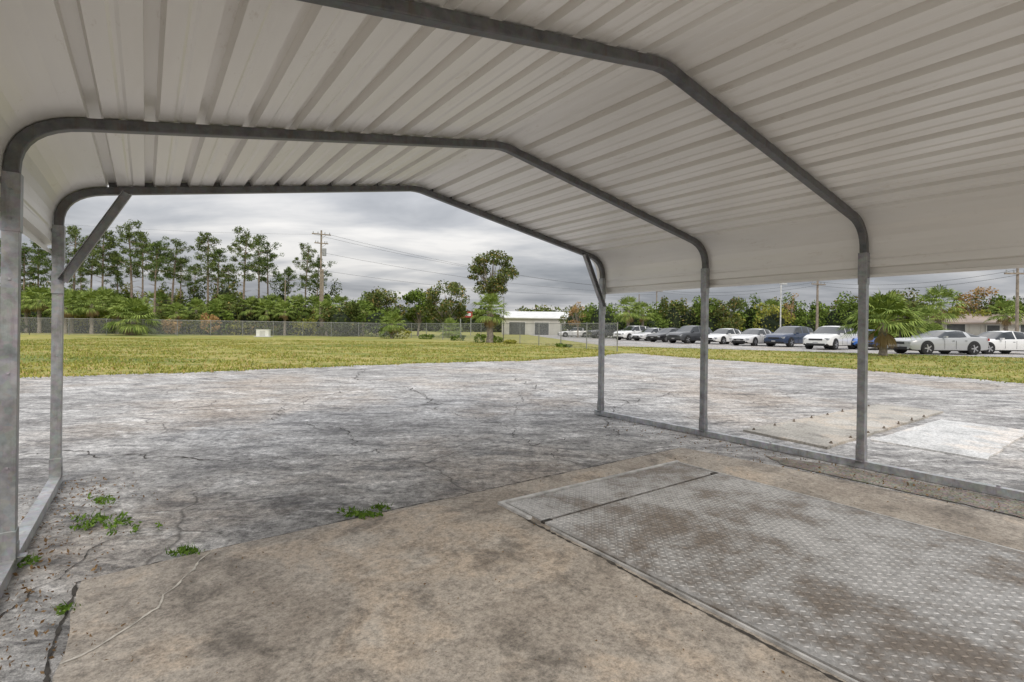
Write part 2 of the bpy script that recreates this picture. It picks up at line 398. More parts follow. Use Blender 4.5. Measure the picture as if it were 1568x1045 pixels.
# front closure strip under the sheet edge (foam/trim that fills the rib ends)
b=MB()
for sg in (-1,1):
    a=MID+sg*(MID-TLf-BB); cx_=(a+MID)/2; cz=(HE+HR)/2+TH/2+.016
    ln=math.hypot(MID-TLf-BB,HR-HE)-.04
    b.box((cx_,FR[0]+TH/2+.02,cz+.004),(ln,.012,.052),0,Matrix.Rotation(sg*math.atan(sl),3,'Y'))
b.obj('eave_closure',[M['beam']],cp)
for o in (leg,raf):
    m=o.modifiers.new('bev','BEVEL'); m.width=.005; m.segments=2; m.limit_method='ANGLE'

# ------------------------------------------------------------------ vegetation
def ell(c,r,n,shell=.45):
    d=rng.normal(size=(n,3)); d/=np.linalg.norm(d,axis=1)[:,None]
    return np.array(c)+d*(rng.uniform(shell,1,n)**.6)[:,None]*np.array(r)
def pine(h,cr,seed,mat):
    random.seed(seed); b=MB()
    lean=random.uniform(-.7,.7),random.uniform(-.6,.6)
    P=[(lean[0]*t*t,lean[1]*t*t,h*t) for t in np.linspace(0,1,9)]
    b.tube(P,[.16*(1-.82*t)*h/13+.02 for t in np.linspace(0,1,9)],8,0)
    start=random.uniform(.46,.64); nl=random.randint(16,24)
    for i in range(nl):
        t=start+(1-start)*(i+.5)/nl; a=i*2.4+random.uniform(-.8,.8)
        env=math.sin(math.pi*min(1,(t-start)/(1-start)*.68+.26))**.6
        l=cr*env*random.uniform(.35,1.2)
        base=Vector((lean[0]*t*t,lean[1]*t*t,h*t)); rise=random.uniform(.0,.6)*l
        tip=base+Vector((math.cos(a)*l,math.sin(a)*l,rise)); mid=base.lerp(tip,.5)+Vector((0,0,-.08*l))
        b.tube([base,mid,tip],[.05,.03,.012],5,0,False)
        for q in range(random.randint(3,6)):
            w=random.uniform(.4,1.1); c=base.lerp(tip,w)+Vector((random.uniform(-.45,.45),random.uniform(-.45,.45),random.uniform(-.2,.4)))
            r=random.uniform(.30,.62)
            b.leaves(ell(c,(r,r,r*.75),random.randint(28,52),.1),.14,1,.29,.5)
    c=Vector((lean[0],lean[1],h)); b.leaves(ell(c,(.55,.55,.55),80,.1),.14,1,.3,.5)
    for q in range(7):
        z=random.uniform(.25,.55)*h; a=random.uniform(0,6.3); b.tube([(lean[0]*.15,lean[1]*.15,z),(math.cos(a)*.9,math.sin(a)*.9,z+.2)],[.03,.008],4,0,False)
    return b.obj('pine_tree',[M['bark'],mat])
def place(u,y): return (u-784)/772*y
variants=[pine(13,cr,s,M['pine'] if s%2 else M['pine2']) for s,cr in ((11,2.5),(12,2.0),(13,2.8),(14,2.2),(25,2.6),(16,1.9),(37,2.4),(18,2.1))]
spec=[(36,382,58),(58,372,66),(84,388,60),(112,352,64),(138,370,70),(156,356,61),(180,392,75),(202,348,62),(218,362,72),(236,374,58),(262,370,66),(276,398,75),(318,362,62),(332,386,72),(372,358,61),(396,366,68),(410,386,74),(466,380,66),(484,400,76),(20,395,64),(-10,370,60),(-60,365,62),(-120,372,66),(350,410,80),(296,412,82),(440,412,82),(124,408,80)]
for i,(u,v,y) in enumerate(spec):
    top=1.2-((v-502.7)-.01326*(u-784))/772*y
    x=place(u,y); h=top
    if i<8: o=variants[i]; o.location=(x,y,0); o.scale=(h/13,)*3; o.rotation_euler[2]=i
    else: inst(variants[(i*5+i//8)%8],'pine_tree',(x,y,0),i*1.7,(h/13*random.uniform(.85,1.2),h/13*1.0,h/13))

def oak(name,h,cr,seed,mats,loc,trunkh=.4,dens=1,leaf=.2,flat=.75,clumps=26):
    random.seed(seed); b=MB()
    tt=h*trunkh; lx=random.uniform(-.3,.3)
    b.tube([(0,0,0),(lx*.3,0,tt*.5),(lx,.1,tt),(lx,.1,h*.75)],[h*.025,h*.02,h*.016,h*.006],8,0)
    cz=tt+(h-tt)*.5
    for i in range(clumps):
        a=random.uniform(0,6.28); ph=random.uniform(-1,1); rr=random.uniform(.45,1)*math.sqrt(max(.05,1-ph*ph*.8))
        c=Vector((lx+math.cos(a)*cr*rr*.85,math.sin(a)*cr*rr*.85,cz+ph*(h-tt)*.42))
        base=Vector((lx,.1,tt*random.uniform(.8,1.25)))
        b.tube([base,base.lerp(c,.5)+Vector((0,0,-.1)),c],[h*.008,h*.005,.015],5,0,False)
        r=random.uniform(.22,.42)*cr
        b.leaves(ell(c,(r,r,r*flat),int(110*dens),.2),leaf,1,.5)
    o=b.obj(name,[M['barkg'],mats]); o.location=loc; return o
oak('oak_tree',11.3,3.5,3,M['oak'],(place(752,66),66,0),.48,1.5,.15,.5,36)
oak('oak_tree',6.8,3.2,4,M['oak'],(place(684,62),62,0),.25,1.5,.15)
oak('oak_tree',5.8,3.4,5,M['oak'],(place(585,66),66,0),.2,1.4,.16)
oak('oak_tree',6.4,2.6,6,M['shrub'],(place(640,68),68,0),.25,1.4,.16)
oak('autumn_tree',6.6,2.4,8,M['rust'],(place(1500,55),55,0),.35,.5,.13,.8,20)
oak('autumn_tree',5.6,1.6,9,M['rust'],(place(1290,62),62,0),.3,.4,.12,.8,14)
oak('autumn_tree',6.2,1.6,10,M['rust'],(place(1212,66),66,0),.4,.3,.12,.8,14)
oak('autumn_tree',4.9,1.8,12,M['rust'],(place(885,70),70,0),.3,.3,.12,.8,14)
oak('oak_tree',5.6,3.0,13,M['oak'],(place(1110,66),66,0),.2,1.4,.16)
oak('oak_tree',6.0,3.2,14,M['oak'],(place(1380,56),56,0),.2,1.4,.15)
oak('oak_tree',5.2,3.0,15,M['shrub'],(place(1020,72),72,0),.2,1.3,.16)
oak('oak_tree',5.6,3.0,21,M['oak'],(place(352,70),70,0),.2,1.3,.16)
oak('oak_tree',5.8,2.8,22,M['shrubd'],(place(170,66),66,0),.2,1.3,.16)
oak('oak_tree',5.2,2.8,23,M['oak'],(place(60,68),68,0),.2,1.3,.16)

def palm(name,h,cr,seed,loc,nf=34,trunk=.16,dead=8,seg=16,spread=115,top=82):
    random.seed(seed); b=MB()
    b.tube([(0,0,0),(.03,0,h*.25),(-.02,0,h*.5),(0,0,h)],[trunk*1.25,trunk,trunk*.95,trunk*.9],9,0)
    for k in range(26):
        a=k*2.4; z=h*(.25+.75*k/26); b.box((math.cos(a)*trunk,math.sin(a)*trunk,z),(.09,.05,.16),0,Matrix.Rotation(a,3,'Z'))
    for i in range(nf+dead):
        isd=i>=nf; a=i*2.39996+random.uniform(-.2,.2)
        el=random.uniform(-1.35,-.75) if isd else math.radians(top-spread*((i+.5)/nf)**.9)+random.uniform(-.12,.12)
        pl=cr*random.uniform(.42,.58)*(.6 if isd else 1); d=Vector((math.cos(a)*math.cos(el),math.sin(a)*math.cos(el),math.sin(el)))
        p0=Vector((0,0,h)); p1=p0+d*pl+Vector((0,0,-.05*pl))
        b.tube([p0,p1],[.022,.014],4,2 if isd else 1,False)
        side=d.cross(Vector((0,0,1))).normalized(); upv=side.cross(d).normalized(); fl=cr*random.uniform(.5,.65)*(.6 if isd else 1)
        fan=2.6 if not isd else 1.4
        for s_ in range(seg):
            an=-fan/2+fan*s_/(seg-1)+random.uniform(-.03,.03); ll=fl*(1-.22*abs(an))*random.uniform(.9,1.08)
            dd=(d*math.cos(an)+side*math.sin(an)).normalized()
            droop=Vector((0,0,-1))*ll*.38
            m1=p1+dd*ll*.6+upv*.04*abs(an)*ll+droop*.18; tip=p1+dd*ll*.95+droop*(1 if abs(an)>.3 else .8)
            w=dd.cross(upv).normalized()*fl*.034
            mi=2 if isd else 1
            b.add([p1,m1-w,m1+w,tip],[(0,1,2),(1,3,2)],mi)
    o=b.obj(name,[M['barkg'],M['palm'],M['palmdead']]); o.location=loc; return o
palm('sabal_palm',1.75,2.0,31,(19.8,26.9,0),46,.17,6,22,100,84)
palm('sabal_palm',2.55,1.9,32,(-1.8,41,0),34,.26,12)
palm('sabal_palm',1.5,1.6,33,(place(600,51),51,0))
pv=[palm('sabal_palm',1.6,2.7,41,(place(215,51),50,0),48,.2,14),palm('sabal_palm',3.2,2.0,42,(place(110,55),55,0)),palm('sabal_palm',3.6,2.0,43,(place(418,63),63,0))]
for i,(u,y,s) in enumerate([(140,54,1.0),(60,54,1.0),(300,60,.9),(345,63,1.0),(455,62,1.05),(480,64,1.0),(520,66,1.1),(556,64,.9),(88,60,1.15),(385,60,.9),(962,64,1.15),(984,66,.95),(1438,50,1.25),(1180,68,1.1),(1300,60,1.0),(1072,70,1.0),(1420,48,.8),(1540,48,.9),(180,56,.9),(270,56,.7),(100,53,.9),(330,58,.8),(408,59,.9),(436,59,.8),(500,60,.9),(40,55,.9),(160,58,1.1),(240,60,1.0)]):
    inst(pv[1+i%2],'sabal_palm',(place(u,y),y,0),i*1.3,s)
inst(pv[0],'sabal_palm',(place(690,58),58,0),1,.6); inst(pv[0],'sabal_palm',(place(1462,38),40,0),2,.55)
inst(pv[0],'sabal_palm',(place(1395,34),36.5,0),2,.42)

def thicket(name,blobs,mats,leaf,per,core=True,asp=.55):
    b=MB()
    for (x,y,z,rx,ry,rz,mi) in blobs:
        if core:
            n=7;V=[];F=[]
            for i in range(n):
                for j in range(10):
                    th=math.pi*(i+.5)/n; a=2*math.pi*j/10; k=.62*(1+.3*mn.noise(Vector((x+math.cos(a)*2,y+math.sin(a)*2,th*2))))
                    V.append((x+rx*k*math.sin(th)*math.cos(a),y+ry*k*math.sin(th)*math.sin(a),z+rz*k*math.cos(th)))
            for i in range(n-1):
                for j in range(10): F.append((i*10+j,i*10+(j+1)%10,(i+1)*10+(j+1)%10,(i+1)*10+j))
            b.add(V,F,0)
        b.leaves(ell((x,y,z),(rx,ry,rz),per,.6),leaf,mi,asp)
        for q in range(5):
            a=rng.uniform(0,6.28); b.leaves(ell((x+math.cos(a)*rx*.8,y+math.sin(a)*ry*.8,z+rz*rng.uniform(.2,1.05)),(rx*.38,ry*.4,rz*.32),per//5,.2),leaf,mi,asp)
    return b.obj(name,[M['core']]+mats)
random.seed(5); bl_=[]
for i in range(72):
    u=-200+i*11.2+random.uniform(-8,8); y=random.uniform(58,82); x=place(u,y); r=random.uniform(1.2,2.3); hz=random.uniform(1.6,4.1)*(1.2 if y>70 else .85)
    if u>520: hz*=.75
    bl_.append((x,y,hz*.75,r*1.1,r,hz*.9,random.choice([1,1,2,2,3,4])))
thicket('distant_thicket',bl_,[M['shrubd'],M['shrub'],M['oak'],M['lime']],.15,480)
bl_=[]
for i in range(50):
    u=-150+i*14+random.uniform(-8,8); y=(54+ (u-30)/560*6)+random.uniform(1,4); x=place(u,y); r=random.uniform(.7,1.6)
    if u>560: y+=3; r*=.8
    bl_.append((x,y,r*.55,r*1.3,r,r*random.uniform(.6,1.4),random.choice([1,2,3,3])))
thicket('fence_line_shrubs',bl_,[M['shrubd'],M['oak'],M['lime']],.12,340)
thicket('autumn_shrub',[(place(322,55),55,1.3,1.1,.9,1.0,1),(place(262,54),54,.9,.9,.8,.8,1)],[M['rust']],.12,260,False)
bl_=[]
for i in range(70):
    u=880+i*12.3+random.uniform(-8,8); y=72-(u-880)/700*22+random.uniform(0,10); x=place(u,y); r=random.uniform(1.4,2.4); hz=random.uniform(1.4,2.9)*(1.1)
    bl_.append((x,y,hz*.8,r*1.1,r,hz*.95,random.choice([1,1,2,2,2,3])))
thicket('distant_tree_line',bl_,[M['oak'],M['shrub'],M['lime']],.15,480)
bl_=[]
for i in range(60):
    u=350+i*24; y=random.uniform(125,150); x=place(u,y); bl_.append((x,y,2.2,5.5,3,random.uniform(3,4.6),random.choice([1,1,2])))
thicket('far_woods',bl_,[M['shrubd'],M['oak']],.45,240)
bl_=[(-2.6,40.6,.25,.5,.5,.4,2),(-1.2,41.2,.2,.5,.5,.3,2),(-12.6,51,.5,.9,.7,.8,2),(-11.2,51.5,.4,.8,.6,.6,3),(-8.5,50,.2,.8,.6,.3,2),(-5,46.5,.15,.7,.5,.3,2),(-.2,39,.08,.5,.4,.2,3),(3.4,33.2,.05,.5,.3,.14,2)]
thicket('fence_weeds',bl_,[M['shrubd'],M['shrub'],M['lime']],.08,240,False)

def inside(p,poly):
    x,y=p;c=False;n=len(poly)
    for i in range(n):
        x1,y1=poly[i];x2,y2=poly[i-1]
        if (y1>y)!=(y2>y) and x<(x2-x1)*(y-y1)/(y2-y1)+x1: c=not c
    return c
def blades(C,hmin,hmax,b,mat=0,w=.018,per=3):
    n=len(C)
    for k in range(per):
        a=rng.uniform(0,6.28,n); h=rng.uniform(hmin,hmax,n); d=np.stack([np.cos(a),np.sin(a),0*a],1); off=rng.normal(scale=.05 if per==3 and w>.01 else .012,size=(n,3)); off[:,2]=0
        base=C+off; tip=base+np.stack([rng.normal(scale=.5,size=n)*h,rng.normal(scale=.5,size=n)*h,h],1)
        V=np.stack([base-d*w,base+d*w,tip],1).reshape(-1,3); b.addq(V,n,mat,3)
b=MB(); pts=[]
while len(pts)<22000:
    y=11+30*random.random()**1.5; x=random.uniform(-32,8)
    if (x>5.6 ): continue
    if mn.noise(Vector((x*.35,y*.6,3)))<-.05 and random.random()<.75: continue
    if not inside((x,y),lot): pts.append((x,y,-.02))
while len(pts)<28000:
    y=random.uniform(10,36); x=random.uniform(7,30)
    if not inside((x,y),lot) and not inside((x,y),road): pts.append((x,y,-.02))
for i in range(len(lotj)):
    x,y=lotj[i]
    if y<2: continue
    for k in range(14): pts.append((x+random.gauss(0,.14),y+random.gauss(0,.14),-.01))
blades(np.array(pts),.03,.085,b); b.obj('grass_blades',[M['blade']])
def weed(T,L,r,n):
    b=MB(); x,y=TL2W(T,L)
    for k in range(n):
        a=random.uniform(0,6.28); q=r*random.random()**.8; c=(x+math.cos(a)*q*1.4,y+math.sin(a)*q*.6,.02)
        b.leaves(ell((c[0],c[1],.022),(.03,.03,.018),9,.1),.013,0,.5)
        blades(np.array([c]),.02,.05,b,0,.003,2)
    b.obj('weed_clump',[M['weed']])
for a in [(1.10,3.12,.13,22),(1.25,3.16,.06,8),(.18,3.10,.08,14),(-.12,3.75,.22,20),(-.30,4.35,.12,10),(-.25,3.95,.16,10),(-.26,2.75,.04,4),(-.45,3.4,.06,4)]: weed(*a)
b=MB()
for k in range(1100):
    T=random.gauss(-.38,.16); L=random.uniform(1.2,5); x,y=TL2W(T,L); b.leaves(np.array([(x,y,.012)]),random.uniform(.005,.012),0,.5,0)
for k in range(600):
    T=random.uniform(-.2,4.4); L=random.uniform(.5,3.05); x,y=TL2W(T,L); b.leaves(np.array([(x,y,.018)]),random.uniform(.002,.006),0,.6,0)
for k in range(500):
    T=random.uniform(4.5,5.1); L=random.uniform(-.5,4.5); x,y=TL2W(T,L); b.leaves(np.array([(x,y,.012)]),random.uniform(.004,.012),0,.6,0)
b.obj('leaf_litter',[M['litter']])

# ------------------------------------------------------------------ fence
def fence_mat():
    t=NT('chain_link_mesh'); 
    sx=t.n.new('ShaderNodeSeparateXYZ'); uv=t.n.new('ShaderNodeUVMap'); t.l.new(uv.outputs[0],sx.inputs[0])
    def line(sg):
        v=t.math('ADD',sx.outputs[0],t.math('MULTIPLY',sx.outputs[1],sg)); v=t.math('FRACT',t.math('MULTIPLY',v,11)); v=t.math('ABSOLUTE',t.math('SUBTRACT',v,.5)); return t.math('LESS_THAN',v,.055)
    f=t.math('MAXIMUM',line(1),line(-1))
    t.n.remove(t.b); df=t.n.new('ShaderNodeBsdfDiffuse'); df.inputs[0].default_value=(.42,.43,.43,1)
    tr=t.n.new('ShaderNodeBsdfTransparent'); mx=t.n.new('ShaderNodeMixShader'); t.l.new(f,mx.inputs[0]); t.l.new(tr.outputs[0],mx.inputs[1]); t.l.new(df.outputs[0],mx.inputs[2]); t.l.new(mx.outputs[0],t.o.inputs[0]); return t.m
M['link']=fence_mat()
def fence(pts,h,step):
    e=empty('chain_link_fence'); b=MB(); me=MB(); uvs=[]
    s0=0
    for a,c in zip(pts[:-1],pts[1:]):
        a=Vector((*a,0));c=Vector((*c,0));L=(c-a).length;n=max(1,round(L/step))
        for i in range(n+1):
            p=a.lerp(c,i/n); b.tube([(p.x,p.y,-.05),(p.x,p.y,h+.06)],.032,6)
        b.tube([(a.x,a.y,h),(c.x,c.y,h)],.022,6)
        me.add([(a.x,a.y,0),(c.x,c.y,0),(c.x,c.y,h),(a.x,a.y,h)],[(0,1,2,3)]); uvs+=[(s0,0),(s0+L,0),(s0+L,h),(s0,h)]; s0+=L
    b.obj('fence_posts',[M['galv']],e); o=me.obj('fence_mesh',[M['link']],e)
    uv=o.data.uv_layers.new(name='UVMap')
    for i,q in enumerate(uvs): uv.data[i].uv=q
fence([(-75,38),(-44.5,46.5),(-14.6,58),(-.7,41.5),(5.9,28.2)],1.55,2.9)

b=MB(); b.box((0,0,.34),(1.15,.7,.68)); b.box((0,0,.70),(1.22,.78,.05)); b.box((0,-.36,.34),(.5,.02,.5),1); b.box((0,0,.02),(1.5,1,.06),1)
b.obj('utility_box',[simple('white_enamel',(.75,.75,.73),.5,0,.08),simple('grey_trim',(.55,.55,.53),.6,0,.1)],loc=(-24.8,50.3,0),rot=.2)

# ------------------------------------------------------------------ poles and wires
M['ins']=simple('insulator_grey',(.35,.36,.37),.4,.2)
def upole(x,y,h,rot=0,arms=2,tf=True,r=.15):
    b=MB(); b.tube([(0,0,-.2),(0,0,h*.5),(0,0,h)],[r,r*.85,r*.65],10)
    for k in range(arms):
        z=h-.5-k*1.1; b.box((0,-.12,z),(2.2-.6*k,.1,.12)); 
        for q in (-.95+.3*k,-.4,.4,.95-.3*k): b.tube([(q,-.12,z+.06),(q,-.12,z+.28)],.05,6,1)
        b.tube([(.6,-.12,z),(0,-.1,z-.55)],.02,4,1)
    if tf:
        b.tube([(.38,0,h-3.1),(.38,0,h-2.2)],.24,10,1); b.tube([(-.3,0,h-3.4),(-.3,0,h-3.0)],.1,8,1)
    b.obj('utility_pole',[M['pole'],M['ins']],loc=(x,y,0),rot=rot)
upole(-23.6,62,12.9,.5); upole(-23.0,61,8.0,.2,0,False,.2); upole(place(436,60),60,6.6,0,0,False,.09)
upole(place(1251,56),56,7.0,.4,1,False); upole(place(1557,38),38,6.3,0,1,False,.12); upole(place(978,75),75,6.5,0,0,False,.1); upole(place(1005,88),88,8.5,0.3,1,False,.14)
def wire(b,a,c,sag,r=.013):
    a=Vector(a);c=Vector(c); b.tube([a.lerp(c,t)+Vector((0,0,-4*sag*t*(1-t))) for t in np.linspace(0,1,14)],r,4,0,False)
b=MB()
B=(place(1251,56),56,6.8); D=(place(1005,88),88,8.3)
for k,(dx,z) in enumerate(((-.9,12.4),(.9,12.4),(0,10.2),(0,8.0))):
    wire(b,(-23.6+dx,62,z),(D[0]+dx*.8,D[1],D[2]-.35*k*.8),1.2)
    if k<1: wire(b,(-23.6+dx,62,z),(-70,50+dx,z+.5),.8,.007)
for k in range(2):
    wire(b,(D[0],D[1],D[2]-.4*k),(B[0],B[1],B[2]-.4*k),.9)
    wire(b,(B[0],B[1],B[2]-.4*k),(place(1557,38),38,6.1-.4*k),.7)
b.obj('power_lines',[simple('cable_black',(.05,.05,.05),.6)])
b=MB(); b.tube([(0,0,0),(0,0,6.9)],[.08,.06],8); b.box((.35,0,6.9),(.9,.25,.12)); b.box((0,0,.15),(.35,.35,.3))
b.obj('light_pole',[simple('pale_pole_paint',(.6,.6,.58),.5)],loc=(place(1195,60),60,0),rot=.3)
b=MB(); b.tube([(0,0,0),(0,0,5.6)],[.07,.05],8); b.box((-.3,0,5.6),(.7,.2,.1))
b.obj('light_pole',[simple('grey_pole_paint',(.3,.3,.3),.5)],loc=(place(771,72),72,0))
b=MB(); b.tube([(-.8,0,0),(-.8,0,3.0)],.07,6); b.tube([(.8,0,0),(.8,0,3.0)],.07,6); b.box((0,-.02,3.2),(2.1,.2,.9),1); b.box((0,-.13,3.2),(1.6,.02,.4),2)
b.obj('roadside_sign',[simple('sign_post',(.4,.4,.4),.5),simple('sign_red',(.4,.06,.05),.5),simple('sign_white',(.8,.8,.8),.5)],loc=(place(713,78),78,0))

# ------------------------------------------------------------------ buildings
def warehouse(name,loc,rot,W,D_,H,rise,wallc,roofc,doors):
    e=empty(name,loc,rot)
    b=MB()
    V=[(-W/2,0,0),(W/2,0,0),(W/2,D_,0),(-W/2,D_,0),(-W/2,0,H),(W/2,0,H),(W/2,D_,H),(-W/2,D_,H),(-W/2,D_/2,H+rise),(W/2,D_/2,H+rise)]
    b.add(V,[(0,1,5,4),(1,2,6,9,5),(2,3,7,6),(3,0,4,8,7)])
    k=int(W/.9)
    for i in range(k): b.box((-W/2+.45+i*.9,-.02,H/2),(.07,.04,H))
    b.obj('walls',[simple(name+'_wall',wallc,.8,0,.12,.6)],e)
    b=MB(); o=.5
    for sg in (0,1):
        y0=-o if sg==0 else D_+o
        zz=H-rise*o/(D_/2)
        b.add([(-W/2-o,y0,zz+.03),(W/2+o,y0,zz+.03),(W/2+o,D_/2,H+rise+.03),(-W/2-o,D_/2,H+rise+.03),(-W/2-o,y0,zz+.18),(W/2+o,y0,zz+.18),(W/2+o,D_/2,H+rise+.18),(-W/2-o,D_/2,H+rise+.18)],[(0,1,2,3),(4,5,6,7),(0,1,5,4),(1,2,6,5),(0,3,7,4)])
    b.obj('roof',[simple(name+'_roof',roofc,.6,0,.12,.8)],e)
    b=MB(); f=MB()
    for (x,w,h,z) in doors:
        b.box((x,-.03,z+h/2),(w,.08,h)); 
        for sx in(-1,1): f.box((x+sx*(w/2+.05),-.05,z+h/2),(.1,.12,h))
        f.box((x,-.05,z+h+.06),(w+.3,.12,.12))
    b.obj('openings',[simple(name+'_opening',(.08,.085,.09),.3,0,.3,2)],e); f.obj('frames',[simple(name+'_frame',(.6,.6,.57),.6,0,.1)],e)
warehouse('metal_warehouse',(place(846,94),94,0),-.08,19,14,3.1,1.3,(.50,.49,.45),(.70,.70,.68),[(-6.6,3,2.3,0),(-2.0,2.6,2.3,0),(2.2,1,2.1,0),(5.2,2.2,1.0,1.0)])
warehouse('white_house',(place(1530,50),50,0),-.35,11,8,2.3,.9,(.62,.60,.55),(.38,.30,.25),[(-3.5,1.5,1.2,1),(-.5,1,2.1,0),(2.5,1.8,1.2,1)])
warehouse('blue_roof_building',(place(1010,100),100,0),.1,14,10,3.4,1.2,(.55,.55,.52),(.5,.53,.56),[(-3.5,2.5,2.4,0),(2.5,2,1.2,1)])

# ------------------------------------------------------------------ vehicles
M['glass']=NT('car_window_glass').set((.015,.02,.024),.07,0)
M['tyre']=simple('tyre_rubber',(.02,.02,.02),.85); M['rim']=simple('alloy_rim',(.5,.5,.52),.3,.8,.1)
M['blk']=simple('black_trim',(.015,.015,.016),.5); M['head']=simple('headlamp_lens',(.45,.47,.5),.15,.3,.05); M['tail']=simple('tail_lamp',(.35,.015,.01),.25)
def paint(n,c): 
    t=NT(n); return t.set(c,.32,.1,Coat_Weight=.8,Coat_Roughness=.06)
PT={'white':paint('white_paint',(.80,.80,.79)),'silver':paint('silver_paint',(.42,.43,.44)),'black':paint('black_paint',(.014,.014,.016)),'navy':paint('navy_paint',(.025,.045,.10)),'blue':paint('blue_paint',(.03,.14,.50)),'grey':paint('grey_paint',(.05,.053,.06)),'pearl':paint('pearl_paint',(.66,.66,.66))}
ST={
'sedan':dict(st=[(2.42,.32,.55,.58,.70,.55),(2.30,.22,.66,.70,.84,.72),(1.9,.2,.75,.80,.89,.77),(1.25,.2,.84,.89,.91,.8),(.98,.2,.88,.93,.91,.78),(.25,.2,.92,1.38,.91,.60),(-.28,.2,.93,1.44,.91,.61),(-.36,.2,.93,1.44,.91,.61),(-1.05,.2,.95,1.39,.91,.60),(-1.2,.2,.955,1.34,.91,.60),(-1.75,.2,.98,1.05,.90,.74),(-2.2,.22,.97,1.01,.87,.74),(-2.40,.32,.82,.86,.78,.68)],g0=4,g1=10,pil=(6,8),ax=(1.45,-1.4),r=.33),
'suv':dict(st=[(2.32,.38,.68,.72,.76,.6),(2.22,.26,.84,.90,.88,.74),(1.8,.25,.96,1.02,.92,.8),(1.2,.25,1.02,1.08,.93,.82),(.98,.25,1.04,1.10,.93,.8),(.30,.25,1.07,1.60,.93,.67),(-.26,.25,1.09,1.67,.93,.69),(-.34,.25,1.09,1.67,.93,.69),(-1.2,.25,1.11,1.65,.93,.68),(-1.32,.25,1.11,1.64,.93,.68),(-1.95,.25,1.14,1.56,.92,.66),(-2.22,.3,1.10,1.16,.89,.74),(-2.33,.4,.80,.84,.84,.7)],g0=4,g1=11,pil=(6,8),ax=(1.42,-1.38),r=.36),
'coupe':dict(st=[(2.50,.30,.70,.74,.84,.76),(2.42,.22,.78,.83,.92,.8),(1.9,.2,.88,.92,.95,.82),(1.1,.2,.93,.97,.96,.84),(.72,.2,.96,1.0,.96,.82),(-.05,.2,.98,1.36,.96,.62),(-.6,.2,.99,1.42,.96,.62),(-1.05,.2,1.02,1.40,.96,.61),(-1.3,.2,1.05,1.34,.97,.60),(-1.95,.2,1.04,1.09,.96,.78),(-2.42,.25,1.02,1.05,.92,.8),(-2.52,.36,.86,.9,.86,.76)],g0=4,g1=9,pil=(7,),ax=(1.50,-1.47),r=.36),
'pickup':dict(st=[(2.75,.42,.85,.90,.84,.7),(2.65,.34,1.0,1.05,.94,.8),(2.0,.34,1.1,1.14,.97,.85),(1.45,.34,1.13,1.17,.97,.84),(.85,.34,1.15,1.80,.97,.72),(.2,.34,1.16,1.85,.97,.74),(.12,.34,1.16,1.85,.97,.74),(-.65,.34,1.16,1.82,.97,.72),(-.85,.34,1.16,1.2,.97,.9),(-2.6,.34,1.16,1.18,.96,.9),(-2.75,.42,1.1,1.14,.94,.88)],g0=3,g1=8,pil=(5,),ax=(1.75,-1.75),r=.4)}
def ring(s):
    x,zl,zb,zt,w,wr=s; m=(zl+zb)/2
    h=[(0,zl),(w*.86,zl),(w*.97,zl+.06),(w,m),(w*.985,zb-.08),(w*.94,zb),(wr+.02 if zt-zb>.15 else wr,zt-.035*(zt-zb>.15)),(wr*.8,zt),(0,zt+.015)]
    R=[(x,-a,z) for a,z in h]; Lf=[(x,a,z) for a,z in h[1:-1]][::-1]
    return R+Lf
